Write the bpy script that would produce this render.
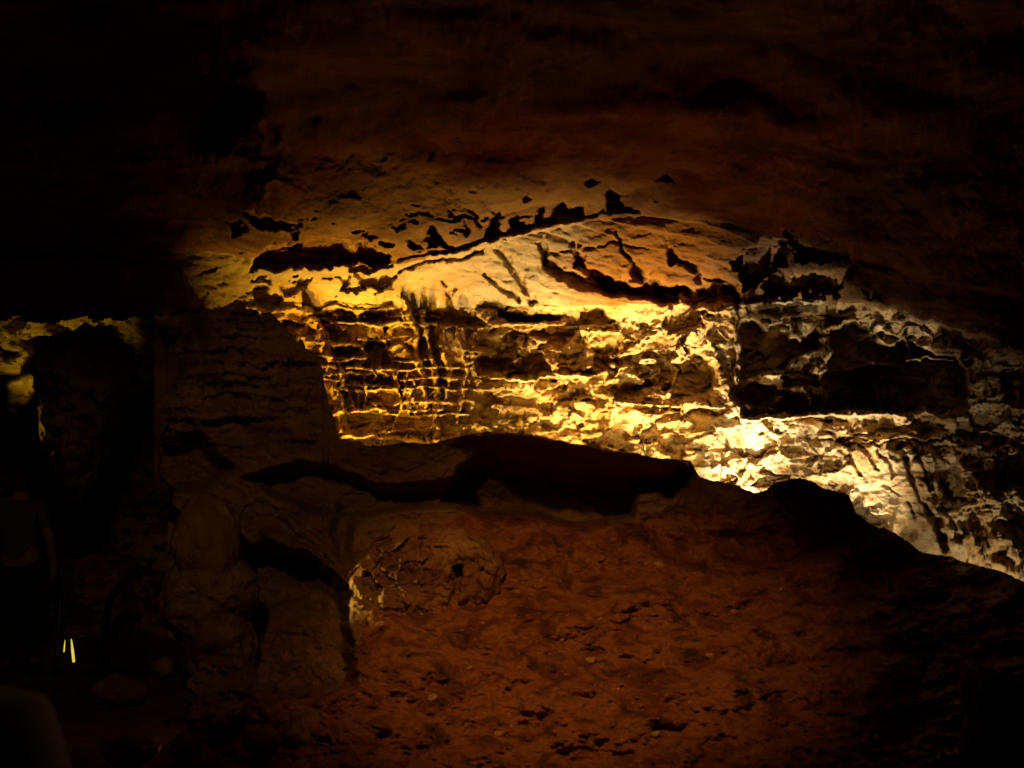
import bpy, math, random
import numpy as np
from mathutils import Vector

S = bpy.context.scene
for o in list(bpy.data.objects):
    bpy.data.objects.remove(o)
COL = S.collection

# ------------------------------------------------------------------ camera, world, exposure
K = math.tan(math.radians(30)) / 512.0          # ray slope per pixel (60 degree field of view)
CZ = 1.6
def P(px, py, Y):
    return Vector(((px - 512) * K * Y, Y, CZ + (384 - py) * K * Y))

cd = bpy.data.cameras.new('camera')
cam = bpy.data.objects.new('camera', cd); COL.objects.link(cam)
cam.location = (0, 0, CZ); cam.rotation_euler = (math.radians(90), 0, 0)
cd.sensor_width = 36; cd.angle = math.radians(60)
cd.clip_start = 0.05; cd.clip_end = 200
cd.dof.use_dof = True; cd.dof.focus_distance = 6.2; cd.dof.aperture_fstop = 3.4
S.camera = cam

W = bpy.data.worlds.new('World'); S.world = W; W.use_nodes = True
bg = W.node_tree.nodes['Background']
bg.inputs[0].default_value = (0.75, 0.33, 0.42, 1); bg.inputs[1].default_value = 0.0035
S.view_settings.view_transform = 'Standard'; S.view_settings.look = 'None'
S.view_settings.exposure = 0.0; S.view_settings.gamma = 1.0
S.cycles.max_bounces = 4; S.cycles.diffuse_bounces = 3; S.cycles.glossy_bounces = 2

def spot(name, loc, target, watts, color, angle, blend=1.0, radius=0.04):
    l = bpy.data.lights.new(name, 'SPOT'); l.energy = watts; l.color = color
    l.spot_size = math.radians(angle); l.spot_blend = blend; l.shadow_soft_size = radius
    o = bpy.data.objects.new(name, l); COL.objects.link(o)
    o.location = loc
    o.rotation_euler = (Vector(target) - Vector(loc)).to_track_quat('-Z', 'Y').to_euler()
    return o

# floodlights standing in the trench behind the mud bank, aimed up the rock wall
YEL = (1.0, 0.56, 0.03); GOLD = (1.0, .60, .07); WARM = (1.0, 0.64, 0.19); WHT = (1.0, 0.89, 0.72); ORG = (1.0, .50, .06)
def flood(px, tx, ty, w, c, ang=64, py=640, Y=5.95):
    spot('floodlight', P(px, py, Y), P(tx, ty, 6.35), w * 1.45, c, ang)
flood(356, 352, 345, 270, YEL, 52)
flood(440, 430, 320, 190, (1.0, .66, .16), 60)
flood(545, 535, 335, 250, (1.0, .71, .28), 52)
flood(640, 640, 385, 270, (1.0, .64, .20), 38)
flood(640, 655, 285, 120, ORG, 26, 640, 5.85)
flood(730, 730, 490, 320, WHT, 48)
flood(850, 850, 500, 170, WHT, 46, 650, 5.7)
# a second row, added as fill floods a little further from the face
for x_, w_, c_, t_, a_ in ((385, 75, YEL, 385, 48), (480, 155, GOLD, 390, 44), (575, 400, (1.0, .69, .25), 395, 42), (665, 480, (1.0, .77, .40), 410, 38), (745, 370, WHT, 455, 40), (850, 105, WHT, 440, 44)):
    flood(x_, x_, t_, w_, c_, a_, 575, 5.55)
flood(330, 332, 375, 90, YEL, 34, 600, 5.7)
# and a low third row under the lip, nearly square on, added to fill mid-tones
for x_, y_, w_, c_ in ((390, 480, 11, YEL), (490, 475, 16, GOLD), (580, 480, 26, WARM), (670, 495, 30, (1.0, .70, .27)), (760, 525, 24, WHT), (880, 555, 14, WHT)):
    spot('floodlight', P(x_, y_, 5.55), P(x_, min(y_ - 75, 455), 6.4), w_, c_, 80)
flood(965, 990, 500, 30, WHT, 60, 680, 5.3)
# wide dim amber wash, added to imitate light spilling up over the ceiling
spot('floodlight', P(420, 600, 5.7), P(430, 150, 4.9), 14, (1.0, .45, .05), 90)
spot('floodlight', P(600, 600, 5.7), P(540, 120, 4.7), 22, (1.0, .20, .05), 90)
# yellow lamp in the side passage and behind the column
spot('passage_lamp', P(-130, 500, 7.0), P(10, 384, 8.2), 110, (1.0, .70, .04), 34)
spot('niche_lamp', P(262, 596, 4.28), P(372, 584, 4.1), 34, (1.0, .62, .10), 40, .9, .02)
# weak unseen fill spots, added to light the mud, the bank and the visitors
spot('fill_spot', (-.1, 1.75, 2.9), P(555, 612, 3.9), 220, (1.0, .44, .09), 49, 1.0, .06)
spot('fill_spot', (-1.0, 1.6, 2.9), P(290, 480, 4.8), 46, (1.0, .52, .16), 52, 1.0, .06)
spot('fill_spot', (-2.0, 4.2, 2.4), P(30, 545, 7.2), 7, (1.0, .62, .20), 44, 1.0, .05)
spot('fill_spot', (.3, 2.6, 2.2), (-.62, 1.2, .95), 8.0, (1.0, .62, .20), 40, 1.0, .05)
spot('passage_lamp', P(-90, 470, 6.2), P(50, 430, 6.6), 45, (1.0, .70, .04), 30)

# ------------------------------------------------------------------ numpy noise kit
def hsh(ix, iy, s):
    n = (ix.astype(np.int64) * 374761393 + iy.astype(np.int64) * 668265263 + s * 974634541) & 0x7fffffff
    n = ((n ^ (n >> 13)) * 1274126177) & 0x7fffffff
    n = ((n ^ (n >> 15)) * 2246822519) & 0x7fffffff
    return ((n ^ (n >> 16)) & 0xffffff) / float(0xffffff)
def vn(x, y, s=0):
    ix = np.floor(x); iy = np.floor(y); fx = x - ix; fy = y - iy
    fx = fx * fx * (3 - 2 * fx); fy = fy * fy * (3 - 2 * fy)
    a = hsh(ix, iy, s); b = hsh(ix + 1, iy, s); c = hsh(ix, iy + 1, s); d = hsh(ix + 1, iy + 1, s)
    return (a + (b - a) * fx) * (1 - fy) + (c + (d - c) * fx) * fy
def fbm(x, y, s=0, o=4, g=.5):
    r = 0; a = 1; t = 0
    for k in range(o):
        r = r + a * (vn(x * 2 ** k + 17.3 * k, y * 2 ** k - 9.1 * k, s + k) - .5); t += a; a *= g
    return r / t * 2
def voro(x, y, s=0):
    ix = np.floor(x); iy = np.floor(y)
    f1 = np.full(x.shape, 9.0); f2 = np.full(x.shape, 9.0)
    dx = np.zeros(x.shape); dy = np.zeros(x.shape); c1 = np.zeros(x.shape); c2 = np.zeros(x.shape)
    for j in (-1, 0, 1):
        for i in (-1, 0, 1):
            cx = ix + i; cy = iy + j
            ax = x - (cx + .1 + .8 * hsh(cx, cy, s)); ay = y - (cy + .1 + .8 * hsh(cx, cy, s + 1))
            d = ax * ax + ay * ay
            n = d < f1
            f2 = np.where(n, f1, np.minimum(f2, d)); f1 = np.where(n, d, f1)
            dx = np.where(n, ax, dx); dy = np.where(n, ay, dy)
            c1 = np.where(n, cx, c1); c2 = np.where(n, cy, c2)
    return np.sqrt(f1), np.sqrt(f2), dx, dy, c1, c2
def facets(x, y, s, tilt=1.0, step=1.0):
    f1, f2, dx, dy, a, b = voro(x, y, s)
    return (dx * (hsh(a, b, s + 5) - .5) + dy * (hsh(a, b, s + 6) - .5)) * 2 * tilt + (hsh(a, b, s + 7) - .5) * step, f2 - f1
def sst(a, b, x):
    t = np.clip((x - a) / (b - a), 0, 1); return t * t * (3 - 2 * t)
def polysd(X, Y, pts):
    """signed distance (positive inside) of grid points to a polygon"""
    d = np.full(X.shape, 1e9); ins = np.zeros(X.shape, bool)
    n = len(pts)
    for i in range(n):
        x0, y0 = pts[i]; x1, y1 = pts[(i + 1) % n]
        ex, ey = x1 - x0, y1 - y0
        t = np.clip(((X - x0) * ex + (Y - y0) * ey) / (ex * ex + ey * ey + 1e-9), 0, 1)
        d = np.minimum(d, (X - x0 - t * ex) ** 2 + (Y - y0 - t * ey) ** 2)
        if y0 != y1:
            c = ((y0 > Y) != (y1 > Y)) & (X < (x1 - x0) * (Y - y0) / (y1 - y0) + x0)
            ins ^= c
    d = np.sqrt(d)
    return np.where(ins, d, -d)
def linesd(X, Y, pts):
    d = np.full(X.shape, 1e9)
    for i in range(len(pts) - 1):
        x0, y0 = pts[i]; x1, y1 = pts[i + 1]
        ex, ey = x1 - x0, y1 - y0
        t = np.clip(((X - x0) * ex + (Y - y0) * ey) / (ex * ex + ey * ey + 1e-9), 0, 1)
        d = np.minimum(d, (X - x0 - t * ex) ** 2 + (Y - y0 - t * ey) ** 2)
    return np.sqrt(d)
def boxed(X, Y, pts, pad):
    xs = [p[0] for p in pts]; ys = [p[1] for p in pts]
    return (X > min(xs) - pad) & (X < max(xs) + pad) & (Y > min(ys) - pad) & (Y < max(ys) + pad)

# ------------------------------------------------------------------ mesh + material helpers
def grid_mesh(name, X, Y, Z, mat, keep=None, smooth=True):
    r, c = X.shape
    idx = np.arange(r * c).reshape(r, c)
    q = np.stack([idx[:-1, :-1], idx[1:, :-1], idx[1:, 1:], idx[:-1, 1:]], -1).reshape(-1, 4)
    if keep is not None:
        q = q[keep[:-1, :-1].reshape(-1)]
    used, inv = np.unique(q, return_inverse=True)
    co = np.stack([X, Y, Z], -1).reshape(-1, 3)[used].astype(np.float32)
    q = inv.reshape(-1, 4)
    return raw_mesh(name, co, q, mat, smooth)
def raw_mesh(name, co, q, mat, smooth=True):
    me = bpy.data.meshes.new(name)
    me.vertices.add(len(co)); me.vertices.foreach_set('co', np.asarray(co, np.float32).ravel())
    n = len(q); k = q.shape[1]
    me.loops.add(n * k); me.loops.foreach_set('vertex_index', q.ravel().astype(np.int32))
    me.polygons.add(n); me.polygons.foreach_set('loop_start', (np.arange(n) * k).astype(np.int32))
    me.update(calc_edges=True); me.validate()
    me.polygons.foreach_set('use_smooth', np.full(len(me.polygons), smooth))
    me.materials.append(mat)
    o = bpy.data.objects.new(name, me); COL.objects.link(o)
    return o
def tag(o, label=None, cat=None, group=None, kind=None):
    if label: o['label'] = label
    if cat: o['category'] = cat
    if group: o['group'] = group
    if kind: o['kind'] = kind
    return o
def empty(name, loc):
    o = bpy.data.objects.new(name, None); COL.objects.link(o); o.location = loc
    o.empty_display_size = .1
    return o
def adopt(child, parent):
    child.parent = parent
    child.matrix_parent_inverse = parent.matrix_basis.inverted() if parent.type != 'EMPTY' else __import__('mathutils').Matrix.Translation(-parent.location)
    return child

def rock_mat(name, stops, scale=1.2, stretch=(1, 1, 1), bump=.35, bscale=55, rough=(.55, .95), spec=.3, streaks=0.0, dark=None, glint=False):
    m = bpy.data.materials.new(name); m.use_nodes = True
    N = m.node_tree.nodes; L = m.node_tree.links; b = N['Principled BSDF']
    tc = N.new('ShaderNodeTexCoord'); mp = N.new('ShaderNodeMapping'); mp.inputs['Scale'].default_value = stretch
    L.new(tc.outputs['Object'], mp.inputs[0])
    n1 = N.new('ShaderNodeTexNoise'); n1.inputs['Scale'].default_value = scale; n1.inputs['Detail'].default_value = 9
    n1.inputs['Roughness'].default_value = .62; n1.inputs['Distortion'].default_value = .6
    L.new(mp.outputs[0], n1.inputs['Vector'])
    cr = N.new('ShaderNodeValToRGB'); e = cr.color_ramp.elements
    while len(e) < len(stops): e.new(.5)
    for k, (p, c) in enumerate(stops):
        e[k].position = p; e[k].color = (*c, 1)
    L.new(n1.outputs['Fac'], cr.inputs[0]); out = cr.outputs[0]
    if dark:     # small dark mineral specks and stains
        n2 = N.new('ShaderNodeTexNoise'); n2.inputs['Scale'].default_value = dark[0]; n2.inputs['Detail'].default_value = 6
        n2.inputs['Roughness'].default_value = .7
        L.new(mp.outputs[0], n2.inputs['Vector'])
        r2 = N.new('ShaderNodeValToRGB'); r2.color_ramp.elements[0].position = dark[1]; r2.color_ramp.elements[1].position = dark[1] + dark[2]
        L.new(n2.outputs['Fac'], r2.inputs[0])
        mx = N.new('ShaderNodeMixRGB'); L.new(r2.outputs[0], mx.inputs[0])
        mx.inputs[2].default_value = (*dark[3], 1); L.new(out, mx.inputs[1]); out = mx.outputs[0]
    L.new(out, b.inputs['Base Color'])
    nb = N.new('ShaderNodeTexNoise'); nb.inputs['Scale'].default_value = bscale; nb.inputs['Detail'].default_value = 7; nb.inputs['Roughness'].default_value = .65
    L.new(tc.outputs['Object'], nb.inputs['Vector'])
    bp = N.new('ShaderNodeBump'); bp.inputs['Strength'].default_value = bump; bp.inputs['Distance'].default_value = .02
    L.new(nb.outputs['Fac'], bp.inputs['Height']); L.new(bp.outputs[0], b.inputs['Normal'])
    rr = N.new('ShaderNodeMapRange'); rr.inputs[3].default_value = rough[0]; rr.inputs[4].default_value = rough[1]
    nr = N.new('ShaderNodeTexNoise'); nr.inputs['Scale'].default_value = 22 if glint else 6; nr.inputs['Detail'].default_value = 4
    L.new(tc.outputs['Object'], nr.inputs['Vector'])
    rr.inputs[1].default_value = .35; rr.inputs[2].default_value = .65
    L.new(nr.outputs['Fac'], rr.inputs[0]); L.new(rr.outputs[0], b.inputs['Roughness'])
    b.inputs['Specular IOR Level'].default_value = spec
    return m
def plain_mat(name, col, rough=.7, metal=0.0, emit=None, es=0, nscale=30, var=.25):
    m = bpy.data.materials.new(name); m.use_nodes = True
    N = m.node_tree.nodes; L = m.node_tree.links; b = N['Principled BSDF']
    n = N.new('ShaderNodeTexNoise'); n.inputs['Scale'].default_value = nscale; n.inputs['Detail'].default_value = 5
    tc = N.new('ShaderNodeTexCoord'); L.new(tc.outputs['Object'], n.inputs['Vector'])
    cr = N.new('ShaderNodeValToRGB')
    cr.color_ramp.elements[0].color = (*[c * (1 - var) for c in col], 1); cr.color_ramp.elements[1].color = (*[min(1, c * (1 + var)) for c in col], 1)
    L.new(n.outputs['Fac'], cr.inputs[0]); L.new(cr.outputs[0], b.inputs['Base Color'])
    b.inputs['Roughness'].default_value = rough; b.inputs['Metallic'].default_value = metal
    if emit:
        b.inputs['Emission Color'].default_value = (*emit, 1); b.inputs['Emission Strength'].default_value = es
    return m

M_WALL = rock_mat('boxwork_limestone', [(.24, (.16, .075, .025)), (.42, (.44, .265, .09)), (.60, (.54, .385, .18)), (.8, (.36, .21, .07))], 3.2, (1, 1, 1.6), .8, 85, (.75, .97), .15, dark=(11, .56, .09, (.13, .058, .020)))
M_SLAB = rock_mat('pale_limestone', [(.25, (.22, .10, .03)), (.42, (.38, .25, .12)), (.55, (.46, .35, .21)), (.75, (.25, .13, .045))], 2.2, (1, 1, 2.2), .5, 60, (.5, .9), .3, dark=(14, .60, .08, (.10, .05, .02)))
def lamp_tint_x(m, x0, x1, col, amt):
    """orange lamp glow put into the colour, beginning along a ragged line across the slab"""
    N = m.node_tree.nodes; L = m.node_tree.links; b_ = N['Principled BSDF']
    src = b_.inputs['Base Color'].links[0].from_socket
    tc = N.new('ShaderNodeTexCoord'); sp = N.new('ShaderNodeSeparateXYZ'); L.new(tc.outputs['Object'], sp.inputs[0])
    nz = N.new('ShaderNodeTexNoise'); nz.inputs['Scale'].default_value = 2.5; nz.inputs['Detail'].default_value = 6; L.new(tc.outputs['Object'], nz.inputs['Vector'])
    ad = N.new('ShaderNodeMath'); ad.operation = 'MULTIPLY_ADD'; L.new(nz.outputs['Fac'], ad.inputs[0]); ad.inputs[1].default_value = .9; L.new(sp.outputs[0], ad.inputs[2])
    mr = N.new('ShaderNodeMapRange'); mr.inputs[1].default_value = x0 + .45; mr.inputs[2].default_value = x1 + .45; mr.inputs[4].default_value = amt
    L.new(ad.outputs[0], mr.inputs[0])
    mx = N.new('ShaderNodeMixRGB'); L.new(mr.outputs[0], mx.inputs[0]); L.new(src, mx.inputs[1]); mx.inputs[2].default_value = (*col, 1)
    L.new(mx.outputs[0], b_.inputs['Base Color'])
lamp_tint_x(M_SLAB, .15, .62, (.20, .080, .006), .97)  # orange lamplight painted into the right part of the slab
M_CEIL = rock_mat('ceiling_limestone', [(.30, (.06, .022, .008)), (.44, (.15, .066, .018)), (.55, (.26, .135, .034)), (.72, (.11, .040, .012))], 2.0, (1, 1.6, 1.5), .7, 40, (.6, .95), .25, dark=(6, .60, .10, (.05, .020, .010)))
M_MUD = rock_mat('red_mud', [(.33, (.04, .011, .005)), (.45, (.17, .046, .013)), (.54, (.30, .11, .026)), (.68, (.08, .021, .007))], 6.5, (1, 1, 1), 1.0, 60, (.25, .9), .5, dark=(34, .61, .05, (.40, .24, .10)), glint=True)
M_BLACKROCK = rock_mat('near_black_rock', [(.3, (.014, .008, .004)), (.55, (.035, .02, .008)), (.75, (.018, .009, .005))], 4, (1, 1, 1), .7, 45, (.6, .95), .2)  # near-black base colour for the lower right block
M_PEB = rock_mat('ochre_pebble', [(.3, (.20, .10, .035)), (.5, (.38, .22, .09)), (.7, (.26, .13, .05))], 12, (1, 1, 1), .6, 90, (.3, .8), .5)
M_DARK = rock_mat('dark_cave_rock', [(.3, (.07, .035, .018)), (.48, (.16, .085, .035)), (.62, (.22, .14, .05)), (.78, (.09, .05, .03))], 2.5, (1, 1, 2.2), .7, 45, (.45, .9), .35, dark=(12, .60, .08, (.03, .018, .014)))
M_SIDE = rock_mat('side_passage_rock', [(.3, (.10, .05, .02)), (.5, (.34, .22, .07)), (.7, (.40, .28, .10))], 2.0, (1, 1, 2), .6, 40, (.6, .9), .3, dark=(6, .52, .06, (.04, .02, .012)))

# ------------------------------------------------------------------ 1. the lit rock wall, its slab and the ceiling (one relief, cut into its three masses)
pxs = np.concatenate([np.arange(-260, 190, 4.0), np.arange(190, 1040, 1.0), np.arange(1040, 1290, 5.0)])
pys = np.concatenate([-np.geomspace(2600, 200, 26), np.arange(-194, 150, 4.0), np.arange(150, 520, 1.0), np.arange(520, 640, 3.0)])
GX, GY = np.meshgrid(pxs, pys)
wx = GX + 5 * fbm(GX / 22, GY / 22, 3, 3) + 1.5 * fbm(GX / 5, GY / 5, 33, 2)
wy = GY + 4 * fbm(GX / 22, GY / 22, 4, 3) + 1.5 * fbm(GX / 5, GY / 5, 34, 2)

bx = np.array([-300, 130, 250, 400, 500, 600, 740, 870, 960, 1024, 1300]); by = np.array([312, 312, 309, 309, 307, 305, 300, 302, 330, 345, 380])
lx = np.array([-300, 130, 215, 300, 400, 480, 560, 640, 740, 850, 950, 1024, 1300]); ly = np.array([262, 255, 250, 264, 262, 243, 223, 214, 228, 262, 285, 300, 340])
Bb = np.interp(GX, bx, by) + (2.0 + 6 * sst(740, 800, GX)) * fbm(GX / 17, GX * 0 + 4.4, 8, 4); Ll = np.interp(GX, lx, ly)
side = sst(820, 1080, GX) * .5 + sst(330, 180, GX) * .3        # the wall comes forward at both ends
ywall = 6.5 - side
# profile: Y as function of row, defined through breakpoints per column
def prof(py):
    ceil_y = np.interp(py, [-2600, -1500, -800, -400, -150, 0, 100, 160], [.55, .85, 1.35, 2.05, 2.9, 3.75, 4.55, 5.1])
    a = Ll - 4
    t = np.clip((py - 100) / (a - 100), 0, 1)
    up = 1 / ((1 - t) / 4.55 + t / 5.88)                        # ceiling between row 100 and the ledge line
    y = np.where(py < 100, ceil_y, up)
    t2 = np.clip((py - a) / (Bb - a), 0, 1)
    y = np.where(py > a, 5.93 + (ywall - .07 - 5.93) * t2 ** 1.15, y)
    t3 = np.clip((py - Bb) / 18, 0, 1)
    y = np.where(py > Bb, ywall - .07 + .07 * t3, y)
    return np.where(py > 440, y - .0012 * (py - 440), y)
YW = prof(GY)
H = np.zeros_like(GX)                                            # relief towards the viewer, metres

wallz = sst(-4, 8, GY - Bb)                                      # 1 on the vertical wall
slabz = sst(-3, 4, GY - Ll) * (1 - wallz)
ceilz = 1 - sst(-4, 2, GY - Ll)

# broad unevenness
H += .10 * fbm(GX / 130, GY / 90, 11, 4) * (wallz + .5 * slabz)
H += ceilz * (.26 * fbm(GX / 190, GY / 75, 12, 3) + .035 * fbm(GX / 34, GY / 18, 13, 3))
# craggy fractured face: ridged noise, tilted facets; some faces stay smooth
def ridged(x, y, sd, o=4):
    r = 0; a_ = 1.0; w_ = 1.0; t_ = 0
    for k in range(o):
        n_ = 1 - np.abs(2 * vn(x * 2 ** k + 31 * k, y * 2 ** k + 7 * k, sd + k) - 1); n_ = n_ * n_
        r = r + a_ * w_ * n_; t_ += a_; w_ = np.clip(n_ * 1.4, 0, 1); a_ *= .55
    return r / t_
smooth = np.zeros_like(GX)
for pts in [[(850, 442), (890, 444), (935, 500), (975, 575), (930, 570), (860, 500)], [(388, 310), (420, 310), (420, 366), (394, 360)], [(440, 326), (468, 326), (468, 366), (442, 366)],
            [(600, 306), (650, 302), (660, 318), (610, 322)], [(500, 392), (560, 390), (566, 416), (500, 414)], [(690, 412), (740, 420), (760, 450), (700, 450)]]:
    smooth = np.maximum(smooth, sst(-6, 8, polysd(wx, wy, pts)))
rough = wallz * (1 - .75 * smooth)
vx = GX + 9 * fbm(GX / 34, GY / 28, 22, 3); vy = GY + 8 * fbm(GX / 34, GY / 28, 23, 3)
boxm = sst(300, 330, GX) * (1 - sst(440, 500, GX))
rough = rough * (1 - .55 * boxm)
f, e1 = facets(vx / 44, vy / 27, 21, .095, .08); H += rough * f
f, e2 = facets(vx / 19 + .2 * vy / 19, vy / 14, 31, .055, .04); H += rough * f
f, e3 = facets(vx / 8.5, vy / 7.5 + .3 * vx / 8.5, 41, .026, .018); H += rough * f
f, e4 = facets(GX / 4.2, GY / 4.0, 45, .010, .010); H += rough * f
H += rough * (.05 * (ridged(vx / 46, vy / 26, 24, 5) - .35))
bed = GY / 9.5 + .9 * fbm(GX / 60, GY / 40, 26, 4)
H += rough * .05 * (vn(GX / 38, np.floor(bed), 27) - .5) * sst(0, .2, bed - np.floor(bed))
H += rough * .012 * fbm(GX / 5, GY / 4, 51, 3)
hol = fbm((GX + .5 * GY) / 38, GY / 20, 46, 3)
H -= rough * (1 - boxm) * .13 * sst(.16, .22, hol)            # angular hollows between the blocks
# slab: smooth, thin laminae running down to the right
H += slabz * (.03 * fbm(GX / 60, GY / 30, 61, 4) + .006 * fbm(GX / 8, GY / 4, 62, 3))
lam = (GY - .28 * (GX - 500)) / 17 + .6 * fbm(GX / 70, GY / 30, 63, 3)
H += slabz * sst(440, 560, GX) * .035 * (lam - np.floor(lam))

# ragged pits eaten into slab and ceiling
pitz = (slabz * (1 - sst(400, 450, GX)) + ceilz * sst(205, 235, GY) * (1 - sst(540, 600, GX))) * sst(190, 240, GX)
H -= pitz * .12 * sst(.40, .50, fbm(wx / 24, wy / 9, 64, 4))
H += ceilz * .022 * fbm(wx / 12, wy / 9, 65, 5, .6) + slabz * .02 * fbm(wx / 16, wy / 7, 66, 4)
# boxwork: thin fins, regular on the left third
boxz = wallz * boxm * (1 - .7 * smooth)
H += boxz * (-.13 + .03 * fbm(GX / 12, GY / 9, 79, 3))
rib = np.zeros_like(GX)
def brick(x, y, cw, ch, sd, lw, drop):
    """ribs of a jittered, rectilinear boxwork: bed ribs and cross ribs, some of them missing"""
    v_ = y / ch; r_ = np.floor(v_); fy_ = np.minimum(v_ - r_, 1 - v_ + r_) * ch
    rn_ = np.round(v_)
    u_ = x / cw + hsh(r_, r_ * 0, sd) * 7; c_ = np.floor(u_)
    jit = .25 + .5 * hsh(c_, r_, sd + 1)
    dv = np.abs(u_ - c_ - jit) * cw + .25 * cw * 0
    uh = x / (cw * 1.6) + hsh(rn_, rn_ * 0, sd + 2) * 5
    keep_h = hsh(np.floor(uh), rn_, sd + 3) > drop; keep_v = hsh(c_, r_, sd + 4) > drop + .12
    return np.maximum(keep_h * (1 - sst(lw * .4, lw, fy_)), keep_v * .85 * (1 - sst(lw * .4, lw, dv)))
qx = GX + 18 * fbm(GX / 40, GY / 30, 77, 5, .6) + .28 * (GY - 380); qy = GY + 10 * fbm(GX / 46, GY / 30, 78, 5, .6)
rib = np.maximum(rib, brick(qx, qy, 33, 23, 301, 2.1, .30) * (.35 + .85 * vn(GX / 15, GY / 11, 74)))
rib = np.maximum(rib, .55 * brick(qx * .97 + .12 * qy + 40, qy + 5, 17, 11, 311, 1.5, .5))
H += boxz * .20 * rib
box2 = wallz * sst(560, 640, GX) * (1 - sst(850, 900, GX)) * (1 - .8 * smooth)
_, ed = facets(vx / 36, vy / 30, 73)
H += box2 * .07 * (1 - sst(.0, .06, ed)) * sst(.45, .65, vn(GX / 22, GY / 22, 76))

def pocket(pts, depth, soft=5, floor=.02, warp=1.7):
    global H
    b = boxed(GX, GY, pts, 26)
    X = GX[b] + (wx[b] - GX[b]) * warp; Yy = GY[b] + (wy[b] - GY[b]) * warp
    m = sst(-.5, soft, polysd(X, Yy, pts))
    flat = -depth + floor * fbm(GX[b] / 14, GY[b] / 10, 81, 3) + .12 * depth * fbm(GX[b] / 40, GY[b] / 18, 83, 3) + min(depth, .3) * facets(wx[b] / 20, wy[b] / 12, 82, .22, .25)[0]
    H[b] = H[b] * (1 - m) + (H[b] * .4 + flat) * m
def ridge(pts, w, h, warp=1.1):
    global H
    b = boxed(GX, GY, pts, w * 4)
    X = GX[b] + (wx[b] - GX[b]) * warp; Yy = GY[b] + (wy[b] - GY[b]) * warp
    d = linesd(X, Yy, pts) / (.55 + .9 * vn(GX[b] / 11, GY[b] / 11, 92))
    H[b] += h * (1 - sst(w * .3, w, d)) * (.65 + .5 * vn(GX[b] / 9, GY[b] / 9, 91))

# --- pockets of the boxwork on the left
for pts, d in [
    ([(310, 312), (333, 313), (334, 327), (318, 327)], .16), ([(318, 329), (337, 329), (338, 346), (322, 346)], .16),
    ([(341, 314), (356, 311), (360, 322), (350, 327), (340, 324)], .14), ([(363, 311), (384, 311), (383, 325), (366, 326)], .14),
    ([(325, 348), (360, 347), (360, 360), (331, 360)], .24), ([(361, 342), (376, 338), (394, 340), (395, 368), (364, 369)], .26),
    ([(330, 362), (358, 362), (357, 371), (331, 371)], .16), ([(340, 375), (398, 374), (397, 383), (345, 384)], .20),
    ([(357, 388), (393, 388), (394, 408), (357, 408)], .18), ([(335, 386), (354, 384), (354, 408), (342, 408)], .18),
    ([(332, 412), (414, 411), (412, 426), (340, 430)], .20), ([(418, 412), (440, 411), (440, 424), (420, 426)], .16),
    ([(444, 412), (470, 410), (470, 424), (446, 425)], .14), ([(406, 343), (424, 336), (428, 352), (416, 362)], .12),
    ([(437, 313), (482, 313), (480, 323), (438, 324)], .10), ([(498, 311), (575, 312), (574, 323), (500, 324)], .14),
    ([(476, 340), (492, 336), (506, 346), (500, 354), (478, 352)], .10), ([(478, 360), (509, 357), (511, 376), (482, 375)], .18),
    ([(511, 364), (521, 352), (536, 348), (546, 362), (554, 376), (536, 380), (506, 378)], .24), ([(522, 345), (530, 344), (530, 351), (523, 351)], .08),
    ([(591, 344), (600, 342), (611, 346), (611, 368), (600, 372), (592, 368)], .20), ([(535, 400), (556, 403), (554, 415), (540, 414)], .10),
    ([(576, 391), (590, 389), (594, 401), (578, 402)], .12), ([(616, 384), (640, 380), (644, 396), (620, 398)], .12),
    ([(654, 388), (652, 352), (664, 350), (672, 350), (678, 364), (668, 378)], .20),
    ([(695, 351), (706, 349), (712, 372), (714, 398), (698, 399), (676, 391), (680, 372)], .26),
    ([(658, 436), (674, 432), (688, 440), (690, 455), (672, 457), (658, 452)], .16),
    ([(736, 320), (752, 316), (768, 330), (780, 320), (788, 322), (786, 336), (800, 336), (812, 326), (818, 330), (818, 352), (800, 356), (788, 372), (760, 378), (742, 382), (738, 350)], .46),
    ([(776, 400), (784, 391), (800, 389), (808, 398), (810, 414), (775, 414)], .20), ([(750, 404), (759, 403), (760, 415), (750, 415)], .12),
    ([(808, 352), (818, 350), (820, 380), (806, 376)], .16),
    ([(826, 328), (842, 322), (858, 322), (882, 340), (890, 345), (906, 337), (930, 350), (954, 352), (970, 372), (968, 412), (930, 414), (826, 415)], .50),
    ([(836, 308), (852, 304), (870, 300), (886, 306), (898, 318), (888, 332), (860, 316), (836, 318)], .12),
    ([(846, 419), (898, 417), (902, 436), (848, 437)], .16), ([(918, 419), (940, 418), (948, 436), (916, 437)], .18),
    ([(930, 442), (966, 446), (964, 500), (944, 502), (934, 470)], .22), ([(950, 420), (985, 425), (985, 440), (955, 438)], .14),
    ([(896, 440), (904, 438), (910, 456), (902, 458)], .10), ([(856, 488), (870, 487), (872, 495), (862, 496)], .06),
    ([(716, 430), (722, 424), (728, 434), (722, 438)], .05), ([(760, 432), (772, 430), (778, 444), (766, 448)], .08),
    ([(640, 318), (652, 314), (660, 320), (650, 326)], .05), ([(560, 336), (572, 334), (578, 344), (566, 348)], .06),
    ([(386, 430), (400, 432), (398, 440), (386, 440)], .1), ([(600, 430), (620, 432), (616, 444), (602, 442)], .08),
    ([(540, 418), (566, 420), (560, 432), (544, 430)], .08),
]:
    pocket(pts, d)
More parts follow.
